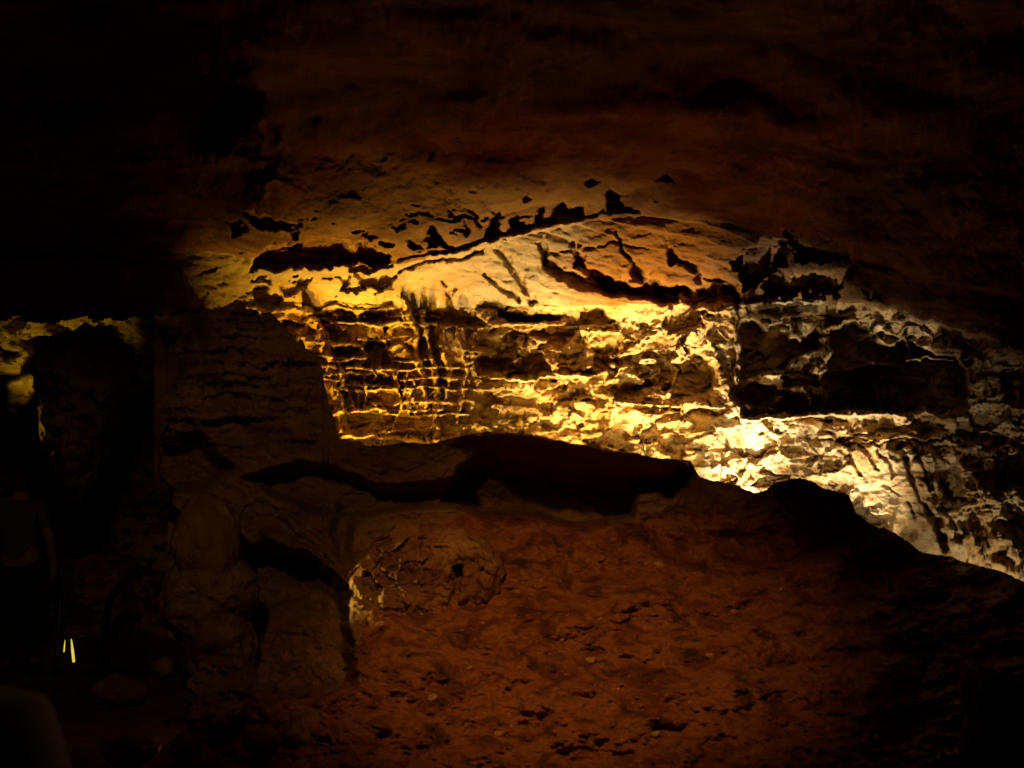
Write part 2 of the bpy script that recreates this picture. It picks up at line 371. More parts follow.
# --- recesses and pits of slab and ceiling
for pts, d in [
    ([(247, 271), (252, 262), (270, 247), (300, 240), (325, 238), (365, 242), (393, 254), (388, 264), (358, 267), (312, 269), (278, 270)], .30),
    ([(281, 280), (314, 280), (305, 292), (283, 296)], .12), ([(336, 277), (353, 276), (352, 292), (340, 291)], .12),
    ([(359, 275), (398, 272), (400, 287), (376, 292), (360, 290)], .16), ([(252, 290), (281, 289), (282, 306), (256, 307)], .14),
    ([(250, 277), (272, 277), (270, 283), (250, 284)], .08),
    
    
     
     
    ([(332, 199), (350, 198), (362, 201), (358, 206), (334, 205)], -.07), ([(402, 216), (408, 216), (408, 221), (403, 221)], .05),
    ([(438, 192), (446, 193), (446, 198), (440, 198)], .06), ([(470, 184), (478, 186), (480, 192), (472, 192)], .06),
    ([(414, 210), (420, 209), (422, 214), (416, 215)], .05), ([(366, 233), (376, 232), (386, 240), (372, 240)], .07),
    
    ([(535, 240), (546, 234), (552, 242), (552, 264), (546, 265), (538, 250)], .14),
    ([(563, 236), (568, 234), (574, 248), (578, 263), (570, 262), (566, 250)], .14),
    ([(617, 234), (622, 232), (626, 248), (636, 264), (630, 268), (620, 252)], .14),
    ([(658, 240), (664, 248), (676, 256), (682, 264), (668, 266), (662, 256)], .14),
    ([(738, 244), (770, 236), (796, 246), (790, 266), (764, 284), (742, 290)], .22), ([(766, 278), (806, 270), (846, 264), (858, 276), (838, 297), (764, 299)], .22), ([(786, 232), (826, 234), (848, 246), (840, 260), (800, 260)], .14),
    ([(183, 145), (215, 132), (238, 98), (268, 92), (284, 130), (300, 166), (312, 196), (280, 214), (250, 208), (240, 180), (190, 165)], -.45),
    ([(246, 212), (262, 212), (290, 224), (300, 234), (270, 232), (250, 226)], .07), ([(226, 220), (246, 222), (250, 236), (232, 240)], .06),
    ([(862, 288), (880, 284), (886, 300), (868, 304)], .08),
     ([(426, 150), (438, 148), (440, 160), (428, 160)], .1),
]:
    pocket(pts, d, 3 if d > 0 else (26 if d < -.4 else 5), .03, 2.4 if d > 0 else 1.5)
def notch(pts, warp=1.6):
    global H
    b = boxed(GX, GY, pts, 26)
    X = GX[b] + (wx[b] - GX[b]) * warp; Yy = GY[b] + (wy[b] - GY[b]) * warp
    sd = polysd(X, Yy, pts); m = sst(-.5, 2.5, sd)
    yb = float((YW[b] - H[b])[sd > -1].max()) + .01
    tgt = YW[b] - yb + .035 * fbm(GX[b] / 9, GY[b] / 7, 84, 3)
    H[b] = H[b] * (1 - m) + np.minimum(tgt, H[b]) * m
for pts in [[(428, 226), (434, 225), (440, 238), (455, 242), (452, 247), (428, 247)], [(481, 230), (488, 224), (492, 208), (498, 212), (500, 228), (508, 236), (506, 243), (484, 243)], [(508, 220), (518, 214), (524, 224), (536, 226), (538, 233), (512, 235)],
            [(552, 210), (558, 201), (566, 208), (574, 203), (582, 204), (583, 221), (556, 224)], [(470, 206), (474, 207), (481, 224), (476, 230)], [(387, 221), (400, 224), (405, 228), (394, 231)], [(463, 220), (470, 226), (468, 236), (462, 230)],
            [(604, 196), (612, 186), (622, 192), (628, 212), (610, 213)], [(584, 178), (598, 172), (604, 182), (590, 186)], [(650, 182), (668, 176), (676, 181), (662, 186)], [(446, 206), (452, 208), (454, 216), (448, 216)], [(520, 196), (528, 192), (530, 202), (522, 204)],
            [(410, 236), (424, 240), (426, 250), (412, 248)], [(538, 206), (544, 204), (546, 222), (538, 226)]]:
    notch(pts)
# --- cracks between the layers of the slab: open steps that shade themselves
for pts, w, d in [
    ([(552, 262), (566, 274), (590, 282), (614, 288), (640, 292), (668, 297)], 9, -.20), ([(576, 262), (596, 276), (622, 286), (652, 291), (690, 295), (736, 299)], 10, -.24),
    ([(634, 266), (650, 280), (676, 288), (690, 292)], 7, -.18), ([(680, 264), (704, 274), (730, 284)], 6, -.14), ([(700, 280), (716, 286), (738, 296)], 8, -.2),
    ([(497, 250), (514, 272), (526, 288), (535, 298)], 4.5, -.10), ([(488, 275), (506, 290), (522, 300)], 3.2, -.08), ([(444, 280), (452, 290), (446, 296)], 2.5, -.06),
    ([(400, 270), (440, 262), (480, 252)], 3, -.08), ([(648, 286), (700, 292), (742, 298)], 5, -.12), ([(540, 252), (575, 248), (610, 244), (645, 246)], 1.8, -.04),
    ([(760, 418), (800, 420), (850, 421)], 1.6, -.03), ([(820, 439), (880, 441), (960, 440)], 2.0, -.06), ([(742, 402), (748, 412), (742, 416)], 2, -.05),
    ([(896, 446), (908, 470), (922, 496), (936, 520), (944, 540)], 4, -.09), ([(914, 450), (926, 474), (940, 500), (956, 530)], 2.6, -.06),
    ([(876, 446), (884, 462), (892, 476)], 2.2, -.05), ([(850, 456), (858, 466), (862, 474)], 3, -.06), ([(846, 444), (868, 452), (874, 466)], 2.6, -.05),
    ([(908, 505), (916, 516)], 3, -.05), ([(930, 504), (940, 530), (946, 548)], 5, -.09), ([(884, 484), (896, 496)], 1.8, -.03),
    ([(250, 300), (320, 304), (390, 302)], 1.6, -.03),
]:
    ridge(pts, w, d, 1.5)
# --- ledges and fins standing proud: they catch the light and shade what lies above them
for pts, w, h in [
    ([(250, 309), (300, 311), (340, 309), (390, 310)], 3, .07), ([(322, 345), (360, 345)], 1.8, .08), ([(330, 361), (361, 361)], 1.4, .07), ([(320, 372), (352, 374), (386, 372)], 1.7, .09),
    ([(352, 385), (398, 385)], 1.5, .08), ([(330, 410), (372, 410), (416, 408), (440, 408)], 1.8, .09), ([(355, 383), (356, 409)], 1.6, .08), ([(373, 334), (374, 356)], 1.6, .08),
    ([(310, 309), (322, 342), (330, 370), (337, 407), (344, 432)], 6, .20), ([(318, 320), (330, 345), (345, 392), (352, 409)], 3, .15),
    ([(342, 437), (368, 436), (400, 430), (436, 428)], 2, .10), ([(420, 312), (432, 350), (436, 400), (434, 440)], 4, .19), ([(402, 300), (414, 330), (420, 372), (426, 404)], 3.5, .18),
    ([(444, 330), (448, 372), (440, 408)], 3, .18), ([(380, 326), (392, 360), (400, 408)], 2.2, .17), ([(458, 326), (464, 370), (456, 420)], 2.6, .17), ([(366, 376), (362, 410)], 1.8, .16), ([(406, 372), (394, 430)], 2.0, .16), ([(480, 326), (530, 325), (576, 327), (620, 330)], 2.2, .07), ([(474, 330), (472, 350), (474, 374)], 4, .07),
    ([(476, 376), (510, 380), (560, 379), (582, 377)], 2.4, .09), ([(582, 356), (584, 376)], 3, .05),
    ([(712, 306), (709, 346), (722, 378), (736, 408), (742, 416)], 6, .12), ([(736, 316), (735, 350), (737, 382)], 1.8, .10), ([(640, 392), (676, 398), (730, 412)], 5, .09),
    ([(742, 416), (790, 416), (850, 415), (900, 413), (926, 411), (950, 421)], 3.6, .24), ([(822, 322), (823, 370), (820, 414)], 2.2, .10), ([(827, 322), (829, 380), (830, 414)], 1.6, .09),
    ([(724, 301), (780, 302), (822, 301)], 2.5, .08), ([(906, 360), (930, 357), (952, 359)], 1.6, .42), ([(904, 340), (910, 352), (906, 362)], 1.6, .38), ([(846, 370), (870, 362), (900, 366)], 1.4, .34), ([(876, 345), (872, 380), (880, 412)], 1.3, .30), ([(826, 326), (852, 320), (890, 345), (906, 336)], 1.6, .10),
    ([(400, 262), (440, 256), (500, 239), (560, 223), (600, 217), (640, 213)], 3, .10), ([(756, 390), (762, 402), (758, 414)], 2.5, .08), ([(788, 318), (786, 330), (800, 334)], 3, .07),
    ([(830, 439), (890, 439), (960, 438)], 1.8, .05), ([(764, 376), (800, 374), (818, 382)], 2, .08), ([(800, 386), (816, 410)], 2.2, .08),
    ([(660, 352), (680, 372), (668, 392)], 2.5, .08), ([(590, 410), (640, 416), (690, 424)], 6, .05),
]:
    ridge(pts, w, h)
# the lower half of the face bulges out over the lamps: pale belly on the right, shelf in the middle
def bulge(pts, h, soft):
    global H
    H += h * sst(-soft, soft, polysd(wx, wy, pts))
bulge([(742, 418), (926, 412), (1000, 500), (1060, 640), (690, 640), (690, 430)], .10, 6)
bulge([(480, 380), (640, 392), (742, 418), (740, 640), (470, 640)], .08, 7)
bulge([(385, 312), (400, 306), (414, 309), (422, 330), (420, 366), (404, 370), (394, 352), (386, 330)], .07, 8)
bulge([(836, 318), (858, 304), (876, 300), (892, 312), (900, 322), (880, 326)], .06, 5)
bulge([(438, 326), (468, 326), (470, 366), (440, 366)], .05, 7)

YD = YW - H
VX = (GX - 512) * K * YD; VY = YD; VZ = CZ + (384 - GY) * K * YD
# close the ceiling behind the visitors
topx = VX[0:1] * 2.2; back = [(topx, np.full_like(topx, -1.5), np.full_like(topx, 3.2)), (topx, np.full_like(topx, .3), np.full_like(topx, 3.45))]
gap = (GX < 165) & (GY > Bb + 8 + 12 * fbm(GX / 16, GX * 0 + 1.7, 7, 4))                                  # the side passage opens here
edge = GY < np.where(GX > 744 + 6 * fbm(GY / 9, GY * 0, 5, 3), Bb - .5, Ll + 1.5 + 2.5 * fbm(GX / 12, GX * 0, 6, 3))
wallm = (GY > Bb)
keep_ceil = edge & ~gap
oC = grid_mesh('cave_ceiling', np.vstack([back[0][0], back[1][0], VX]), np.vstack([back[0][1], back[1][1], VY]), np.vstack([back[0][2], back[1][2], VZ]),
               M_CEIL, np.vstack([np.ones((2, GX.shape[1]), bool), keep_ceil]))
tag(oC, kind='structure')
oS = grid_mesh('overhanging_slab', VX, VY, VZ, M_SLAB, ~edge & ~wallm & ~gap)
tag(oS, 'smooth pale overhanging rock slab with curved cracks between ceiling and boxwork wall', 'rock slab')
oW = grid_mesh('boxwork_wall', VX, VY, VZ, M_WALL, wallm & ~gap)
tag(oW, 'brightly lit golden cave wall of boxwork pockets, fins and ledges', 'rock wall')

# ------------------------------------------------------------------ 2. the near bank: strata wall on the left, ledge, hollow and red mud slope
cx = [100, 150, 180, 230, 250, 262, 268, 280, 283, 292, 296, 303, 306, 316, 318, 322, 324.5, 327, 329, 333, 340, 368, 400, 436, 470, 500, 545, 600, 650, 690, 699, 714, 736, 755, 767, 775, 793, 814, 826, 849, 856, 877, 896, 918, 960, 1000, 1030, 1120, 1300]
cy = [318, 316, 314, 312, 311, 318, 315, 322, 330, 333, 342, 343, 352, 355, 362, 366, 386, 390, 408, 414, 438, 446, 443, 443, 434, 430, 438, 447, 456, 460, 475, 480, 486, 493, 489, 483, 478, 481, 489, 494, 514, 528, 533, 550, 560, 572, 585, 620, 680]
nx = np.concatenate([np.arange(146, 1040, 1.5), np.arange(1040, 1300, 6.0)])
crest = np.interp(nx, cx, cy) + 3.2 * fbm(nx / 13, nx * 0 + 2.2, 101, 5, .65) + 9 * sst(340, 300, nx) * sst(240, 262, nx) * fbm(nx / 16, nx * 0 + 8.2, 103, 4)
tt = np.concatenate([np.linspace(0, 1, 340), np.linspace(1.02, 1.5, 26)])
NX, T = np.meshgrid(nx, tt)
NC = np.broadcast_to(crest, NX.shape)
NY = NC + (770 - NC) * T
NX = NX + np.clip(1 - (NX - 146) / 110, 0, 1) * (60 * fbm(NY / 60, NY * 0 + 3.3, 108, 5) + 18)
base = np.interp(NY, [300, 440, 520, 560, 620, 690, 770, 900, 1200], [4.95, 4.95, 4.9, 4.6, 4.05, 3.5, 3.0, 2.45, 1.7])
left = sst(380, 200, NX)
YN = base + left * np.interp(NY, [300, 520, 650, 770, 1200], [.0, .1, .55, 1.0, 1.5])
nwx = NX + 7 * fbm(NX / 26, NY / 26, 111, 3); nwy = NY + 5 * fbm(NX / 26, NY / 26, 112, 3)
HN = .10 * fbm(NX / 100, NY / 60, 113, 5) + .035 * fbm(NX / 24, NY / 16, 114, 4) + .016 * fbm(NX / 6, NY / 4, 115, 3) * (1 - .75 * sst(500, 540, NY) * sst(340, 380, NX))
strz = sst(345, 300, NX) * sst(470, 440, NY)
st = nwy / 11 + .5 * fbm(NX / 80, NY / 30, 116, 3)
HN += strz * (.05 * (vn(NX / 60, np.floor(st), 117) - .5) * 2 + .03 * np.abs(st - np.floor(st) - .5))
f, _ = facets(nwx / 17, nwy / 12, 118, .03, .02); HN += f * (.8 + strz) * (1 - sst(500, 540, NY) * sst(330, 380, NX))
HN += sst(500, 560, NY) * (.13 * fbm(NX / 52, NY / 26, 119, 5, .58) + .006 * np.clip(fbm(NX / 5, NY / 3.6, 121, 3), -.1, 1))
for q_, h_, sd_, th_ in ((6.5, .006, 131, .55), (13, .010, 141, .75), (24, .014, 151, .82)):      # grit and half-buried lumps
    f1_, f2_, dx_, dy_, ca_, cb_ = voro(nwx / q_, nwy / (q_ * .62), sd_)
    on_ = hsh(ca_, cb_, sd_ + 3)
    HN += sst(505, 560, NY) * h_ * np.where(on_ > th_, .4 + on_ - th_, 0) * 2 * (1 - sst(.15, .48, f1_))
def npocket(pts, depth, soft=14, wp=1.0):
    global HN
    m = sst(-3, soft, polysd(NX + (nwx - NX) * wp, NY + (nwy - NY) * wp, pts))
    HN -= depth * m
npocket([(455, 470), (490, 448), (545, 445), (610, 454), (660, 462), (692, 470), (690, 488), (640, 496), (634, 520), (590, 528), (530, 520), (480, 518), (440, 500)], .42, 9)
HN += .48 * (.75 + .5 * vn(NX / 17, NX * 0 + 1.5, 127)) * (1 - sst(2, 12, NY - NC + 3 * fbm(NX / 9, NY / 9, 128, 3))) * sst(440, 490, NX) * (1 - sst(660, 700, NX))
npocket([(240, 478), (300, 460), (330, 464), (372, 484), (400, 486), (440, 480), (470, 474), (480, 508), (400, 510), (350, 520), (280, 500)], .26, 9)
npocket([(225, 555), (262, 545), (310, 552), (350, 585), (352, 640), (356, 690), (300, 700), (250, 690), (236, 640)], .45, 12)
npocket([(340, 505), (354, 520), (352, 556), (340, 562), (330, 530)], .18, 8)
npocket([(640, 520), (720, 530), (800, 520), (860, 540), (800, 570), (740, 590), (700, 575), (650, 555)], .14, 16)
npocket([(150, 300), (200, 300), (210, 340), (180, 400), (150, 400)], .25, 20)
npocket([(150, 440), (200, 430), (235, 470), (210, 490), (150, 500)], .3, 14)
def nridge(pts, w, h):
    global HN
    d = linesd(nwx, nwy, pts); HN += h * (1 - sst(w * .25, w, d))
nridge([(270, 535), (290, 540), (310, 556), (332, 574), (345, 582)], 9, .12)
nridge([(282, 520), (312, 538), (338, 562)], 6, .06)
nridge([(560, 622), (610, 596), (660, 586)], 26, .10)
nridge([(700, 600), (760, 578), (830, 572)], 24, .08)
nridge([(770, 500), (785, 514), (800, 520)], 5, .06)
nridge([(640, 505), (700, 498), (740, 505)], 20, .06)
YN = YN - HN
# fold the crest back so the bank is a solid mass
rows = [(0, 0, 0)]
NVX = (NX - 512) * K * YN; NVY = YN; NVZ = CZ + (384 - NY) * K * YN
r0x, r0y, r0z = NVX[0], NVY[0], NVZ[0]
deep = np.where(NY[:260] < 575, YN[:260], 0).max(0)
deep = np.array([deep[max(0, i - 12):i + 13].max() for i in range(len(deep))]) + .06
fold = [(deep + .04 - r0y, -1.0), (deep - r0y, -.35), (.22 + 0 * r0y, -.08), (.08 + 0 * r0y, -.015)]
FX = [r0x * (1 + dy / r0y) for dy, dz in fold]; FY = [r0y + dy for dy, dz in fold]; FZ = [r0z + dz + (0) for dy, dz in fold]
NVX = np.vstack(FX + [NVX]); NVY = np.vstack(FY + [NVY]); NVZ = np.vstack(FZ + [NVZ])
# and turn its left end into the side passage
def lcol(A, k): return A[:, 0:1] + k
NVX = np.hstack([lcol(NVX, -.05), lcol(NVX, -.02), NVX]); NVY = np.hstack([lcol(NVY, 1.6), lcol(NVY, .25), NVY]); NVZ = np.hstack([lcol(NVZ, 0), lcol(NVZ, 0), NVZ])
full = np.hstack([np.repeat(NX[:, :1], 2, 1), NX]); fullY = np.hstack([np.repeat(NY[:, :1], 2, 1), NY])
full = np.vstack([np.repeat(full[:1], 4, 0), full]); fullY = np.vstack([np.repeat(fullY[:1] - 1, 4, 0), fullY])
split = np.interp(full, [100, 250, 340, 400, 470, 520, 600, 640, 690, 760, 860, 1300], [690, 700, 690, 530, 512, 516, 524, 522, 510, 520, 545, 700]) + 4 * fbm(full / 20, fullY / 20, 120, 3)
up = fullY < split
tag(grid_mesh('rock_bank', NVX, NVY, NVZ, M_DARK, up), 'dark layered rock bank with hollow below the lit wall', 'rock bank')
tag(grid_mesh('mud_slope', NVX, NVY, NVZ, M_MUD, ~up), kind='structure')

# ------------------------------------------------------------------ 3. floor and side passage
fxs = np.linspace(-9, 9, 150); fys = np.concatenate([np.linspace(-2, 3, 40), np.linspace(3.05, 11, 150)])
FX, FY = np.meshgrid(fxs, fys)
FZ = np.interp(FY, [-2, 1, 4.4, 7.4, 11], [-.12, -.12, -.45, -.86, -1.0]) + .10 * fbm(FX * 1.1, FY * 1.1, 201, 4) + .03 * fbm(FX * 6, FY * 6, 202, 3)
tag(grid_mesh('cave_floor', FX, FY, FZ, M_DARK), kind='structure')
sx = np.arange(-420, 260, 2.5); sy = np.arange(250, 760, 2.5)
SX, SY = np.meshgrid(sx, sy)
SYD = 8.6 + .0012 * (SX) - sst(330, 310, SY) * 1.6 * sst(0, 1, (322 - SY) / 40)
HS = .25 * fbm(SX / 60, SY / 40, 211, 5) + .05 * fbm(SX / 10, SY / 6, 212, 3)
f, _ = facets(SX / 22, SY / 14, 213, .10, .12); HS += f
for pts, d in [([(-10, 374), (20, 372), (30, 352), (44, 350), (34, 372), (8, 384), (6, 410), (-40, 420), (-40, 376)], .35), ([(30, 400), (40, 380), (44, 420), (30, 470), (-60, 470), (-60, 424), (14, 424)], .5),
               ([(-20, 352), (22, 350), (20, 357), (-20, 358)], .15), ([(20, 340), (50, 335), (50, 352), (30, 352)], .3)]:
    HS -= d * sst(-1, 5, polysd(SX, SY, pts))
SYD = SYD - HS
tag(grid_mesh('passage_wall', (SX - 512) * K * SYD, SYD, CZ + (384 - SY) * K * SYD, M_SIDE), 'distant yellow lit rock wall at the end of the side passage', 'rock wall')

# ------------------------------------------------------------------ 4. boulders: closed inflated masses with their own outline and thickness
def boulder(name, pts, Y, thick, mat, seed, amp=.06, fac=.05, rings=60, seg=150, lean=0.0, cracks=()):
    xs = np.array([p[0] for p in pts], float); ys = np.array([p[1] for p in pts], float)
    c0, c1 = xs.mean(), ys.mean()
    ang = np.arctan2(ys - c1, xs - c0); rad = np.hypot(xs - c0, ys - c1)
    o = np.argsort(ang); ang = ang[o]; rad = rad[o]
    th = np.linspace(-math.pi, math.pi, seg, endpoint=False)
    R = np.interp(th, ang, rad, period=2 * math.pi)
    R = sum(np.roll(R, k_) for k_ in range(-1, 2)) / 3 * (1 + .05 * fbm(th * 3 + 50, th * 0 + seed, seed, 3))
    ph = np.linspace(-math.pi / 2, math.pi / 2, rings)          # back pole to front pole
    PH, TH = np.meshgrid(ph, th, indexing='ij')
    RR = np.cos(PH) * R[None, :]
    X = c0 + RR * np.cos(TH); Yp = c1 + RR * np.sin(TH)
    D = np.sin(PH) * thick
    Dz = D / (K * Y)
    n3 = lambda q, sd: (fbm(X / q + seed, Yp / q, sd, 4) + fbm(Yp / q + seed, Dz / q, sd + 20, 4) + fbm(Dz / q - seed, X / q, sd + 40, 4)) / 1.7
    f, _ = facets(X / 26 + seed * 3.1 + .3 * Dz / 26, Yp / 20 + .5 * Dz / 20, seed + 2, fac, fac * .5)
    D = D + amp * 1.3 * n3(34, seed + 1) + amp * .5 * n3(11, seed + 3) + amp * .2 * n3(4, seed + 5) + f * (.2 + .8 * np.abs(np.sin(PH)))
    f, _ = facets(X / 9 + seed + .4 * Dz / 9, Yp / 7 + .4 * Dz / 7, seed + 31, fac * .4, fac * .3); D = D + f * np.abs(np.sin(PH))
    for cr_ in cracks: D = D - .15 * np.abs(np.sin(PH)) * (1 - sst(2.5, 5.0, linesd(X + 2 * fbm(X / 9, Yp / 9, 5, 3), Yp, cr_)))
    X = X + RR / R.mean() * 5 * fbm(Dz / 14 + seed, Yp / 14, seed + 9, 4); Yp = Yp + RR / R.mean() * 5 * fbm(X / 14 + seed, Dz / 14, seed + 12, 4)
    YY = Y - D + lean * (Yp - c1)
    k = K * Y
    VX = (X - 512) * k; VZ = CZ + (384 - Yp) * k
    s = YY / Y
    co = np.stack([VX * (1 + (s - 1) * .5), YY, CZ + (VZ - CZ) * (1 + (s - 1) * .5)], -1)
    co[0] = co[0].mean(0); co[-1] = co[-1].mean(0)
    idx = np.arange(rings * seg).reshape(rings, seg); nx_ = np.roll(idx, -1, 1)
    q = np.stack([idx[:-1], nx_[:-1], nx_[1:], idx[1:]], -1).reshape(-1, 4)
    ob = raw_mesh(name, co.reshape(-1, 3), q, mat)
    w = ob.modifiers.new('weld', 'WELD'); w.merge_threshold = .0005
    return ob
M_BOLD = rock_mat('ochre_boulder_rock', [(.3, (.07, .025, .009)), (.48, (.15, .06, .018)), (.62, (.24, .14, .04)), (.78, (.09, .035, .012))], 3.0, (1, 1, 1.5), .8, 40, (.3, .85), .45, dark=(10, .60, .07, (.05, .025, .015)))
b = boulder('boulder', [(350, 572), (356, 562), (366, 556), (372, 540), (392, 528), (412, 524), (428, 530), (458, 528), (486, 540), (504, 566), (498, 596), (486, 622), (462, 650), (424, 652), (404, 664), (384, 654), (370, 632), (360, 616), (356, 596)], 4.34, .2, M_BOLD, 301, .07, .045, rings=110, seg=260, cracks=[[(459, 566), (458, 584), (454, 606), (462, 624), (474, 634)]])
tag(b, 'jagged ochre boulder with bright yellow left edge, half sunk in the mud slope', 'boulder')
b = boulder('rock_pillar', [(42, 338), (60, 330), (112, 326), (130, 345), (122, 400), (104, 440), (92, 480), (80, 500), (66, 488), (56, 455), (47, 400)], 6.7, .42, M_DARK, 311, .16, .12)
tag(b, 'hanging dark rock pillar with yellow left edge beside the passage', 'rock pillar')
b = boulder('rock_column', [(186, 500), (205, 488), (228, 505), (240, 560), (250, 620), (256, 660), (236, 690), (200, 692), (182, 640), (176, 560)], 4.55, .30, M_DARK, 321, .055, .02)
tag(b, 'tall dim brown rock column standing left of the black hollow', 'rock column')
b = boulder('boulder', [(76, 562), (96, 556), (112, 570), (126, 566), (130, 590), (136, 612), (130, 640), (112, 632), (90, 618), (74, 596)], 6.3, .3, M_DARK, 331, .06, .08)
tag(b, 'angular pale brown boulder behind the curved handrail', 'boulder')
b = boulder('rock_block', [(966, 676), (980, 668), (1012, 678), (1050, 672), (1060, 720), (1056, 800), (1000, 830), (982, 790), (968, 720)], 2.55, .16, M_BLACKROCK, 341, .025, .012)
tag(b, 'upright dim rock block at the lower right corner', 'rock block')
stones = [(222, 716, 22, 15, 3.9, 'dim brown stone on the floor below the rock column'), (186, 748, 18, 12, 3.7, 'small flat stone at the lower edge left of the column'),
          (130, 752, 26, 15, 3.7, 'flat stone at the lower edge beside the near visitor'), (262, 742, 20, 14, 3.6, 'stone on the floor left of the larger slab stone'),
          (310, 730, 30, 20, 3.6, 'broad slab stone at the foot of the mud slope'), (118, 690, 30, 15, 4.9, 'low stone on the passage floor near the yellow light strip'),
          (165, 668, 16, 11, 5.2, 'small stone in the passage left of the column'), (290, 690, 22, 15, 4.0, 'stone lying in the black hollow below the column')]
for k, (x, y, a, c, Y, lab) in enumerate(stones):
    rng = random.Random(k)
    pts = [(x + a * math.cos(t) * rng.uniform(.8, 1.1), y + c * math.sin(t) * rng.uniform(.8, 1.1)) for t in [i * math.pi / 5 for i in range(10)]]
    s = boulder('stone', pts, Y, c * K * Y * 1.1, M_DARK, 400 + k * 7, .02, .02, 20, 56)
    tag(s, lab, 'stone', 'stones on the cave floor')

# ------------------------------------------------------------------ 5. handrails and light strips in the passage
def tube(name, pts, r, mat, taper=1.0):
    cu = bpy.data.curves.new(name, 'CURVE'); cu.dimensions = '3D'; cu.bevel_depth = r; cu.bevel_resolution = 3; cu.use_fill_caps = True
    sp = cu.splines.new('BEZIER'); sp.bezier_points.add(len(pts) - 1)
    for b_, p in zip(sp.bezier_points, pts):
        b_.co = p; b_.radius = taper if p is pts[0] else 1; b_.handle_left_type = b_.handle_right_type = 'AUTO'
    ob = bpy.data.objects.new(name + '_curve', cu); COL.objects.link(ob)
    dg = bpy.context.evaluated_depsgraph_get(); dg.update()
    me = bpy.data.meshes.new_from_object(ob.evaluated_get(dg))
    bpy.data.objects.remove(ob)
    me.name = name; me.materials.clear(); me.materials.append(mat)
    for p in me.polygons: p.use_smooth = True
    o = bpy.data.objects.new(name, me); COL.objects.link(o)
    return o
M_STEEL = plain_mat('dull_steel', (.30, .26, .2), .35, 1.0)
M_BLACKMETAL = plain_mat('dark_painted_steel', (.03, .025, .02), .45, .6)
M_STRIP = plain_mat('glowing_strip', (.8, .7, .2), .4, 0, (1.0, .80, .07), .8)
r1 = empty('handrail', P(60, 665, 6.4)); tag(r1, 'thin straight metal handrail post beside the yellow light strips', 'handrail')
adopt(tube('post', [P(62, 575, 6.4), P(59, 620, 6.4), P(56, 672, 6.4)], .014, M_STEEL), r1)
adopt(tube('base_plate', [P(52, 672, 6.4), P(61, 673, 6.4)], .02, M_BLACKMETAL), r1)
r2 = empty('handrail', P(106, 668, 5.6)); tag(r2, 'curved dark metal handrail end bending over beside pale boulder', 'handrail')
adopt(tube('rail', [P(140, 574, 5.6), P(124, 582, 5.6), P(112, 596, 5.6), P(107, 616, 5.6), P(105, 668, 5.6)], .022, M_BLACKMETAL), r2)
adopt(tube('base_plate', [P(98, 668, 5.6), P(112, 669, 5.6)], .024, M_BLACKMETAL), r2)
def strip(x0, y0, x1, y1, w, Y, label):
    e = empty('light_strip', P(x1, y1, Y)); tag(e, label, 'light strip', 'yellow light strips in the passage')
    adopt(tube('glow_tube', [P(x0, y0, Y), P((x0 + x1) / 2, (y0 + y1) / 2, Y), P(x1, y1, Y)], w, M_STRIP, .35), e)
    adopt(tube('end_cap', [P(x1, y1, Y), P(x1 + .2, y1 + 3, Y)], w * 1.25, M_BLACKMETAL), e)
strip(71.3, 639, 73.8, 662, .0085, 6.0, 'taller brighter upright yellow glowing strip low in the passage')
strip(65.0, 640, 64.0, 652, .004, 6.1, 'short faint yellow glowing strip left of the brighter one')

# ------------------------------------------------------------------ 6. visitors
def skinned(name, pts, edges, mat, sub=2):
    """pts: name -> (vec, radius) ; continuous skinned surface"""
    me = bpy.data.meshes.new(name); keys = list(pts)
    me.from_pydata([tuple(pts[k][0]) for k in keys], [(keys.index(a), keys.index(b_)) for a, b_ in edges], [])
    o = bpy.data.objects.new(name, me); COL.objects.link(o)
    sk = o.modifiers.new('skin', 'SKIN'); sk.use_smooth_shade = True
    for i, k in enumerate(keys):
        r = pts[k][1]; r = r if isinstance(r, tuple) else (r, r)
        me.skin_vertices[0].data[i].radius = r
        me.skin_vertices[0].data[i].use_root = (i == 0)
    ss = o.modifiers.new('sub', 'SUBSURF'); ss.levels = ss.render_levels = sub
    dg = bpy.context.evaluated_depsgraph_get(); dg.update()
    m2 = bpy.data.meshes.new_from_object(o.evaluated_get(dg))
    bpy.data.objects.remove(o)
    m2.name = name; m2.materials.clear(); m2.materials.append(mat)
    for p in m2.polygons: p.use_smooth = True
    o = bpy.data.objects.new(name, m2); COL.objects.link(o)
    return o
M_SKIN = plain_mat('skin', (.42, .24, .15), .55, 0, None, 0, 12, .08)
M_OLIVE = plain_mat('olive_cotton', (.17, .13, .035), .9, 0, None, 0, 40, .15)
M_TROUS = plain_mat('dark_trousers', (.022, .022, .016), .9, 0, None, 0, 40, .2)
M_HAIR = plain_mat('dark_hair', (.02, .012, .008), .6, 0, None, 0, 90, .4)
M_SHOE = plain_mat('dark_shoes', (.03, .02, .015), .6)
M_JACK = plain_mat('dark_jacket', (.075, .055, .03), .9, 0, None, 0, 50, .25)
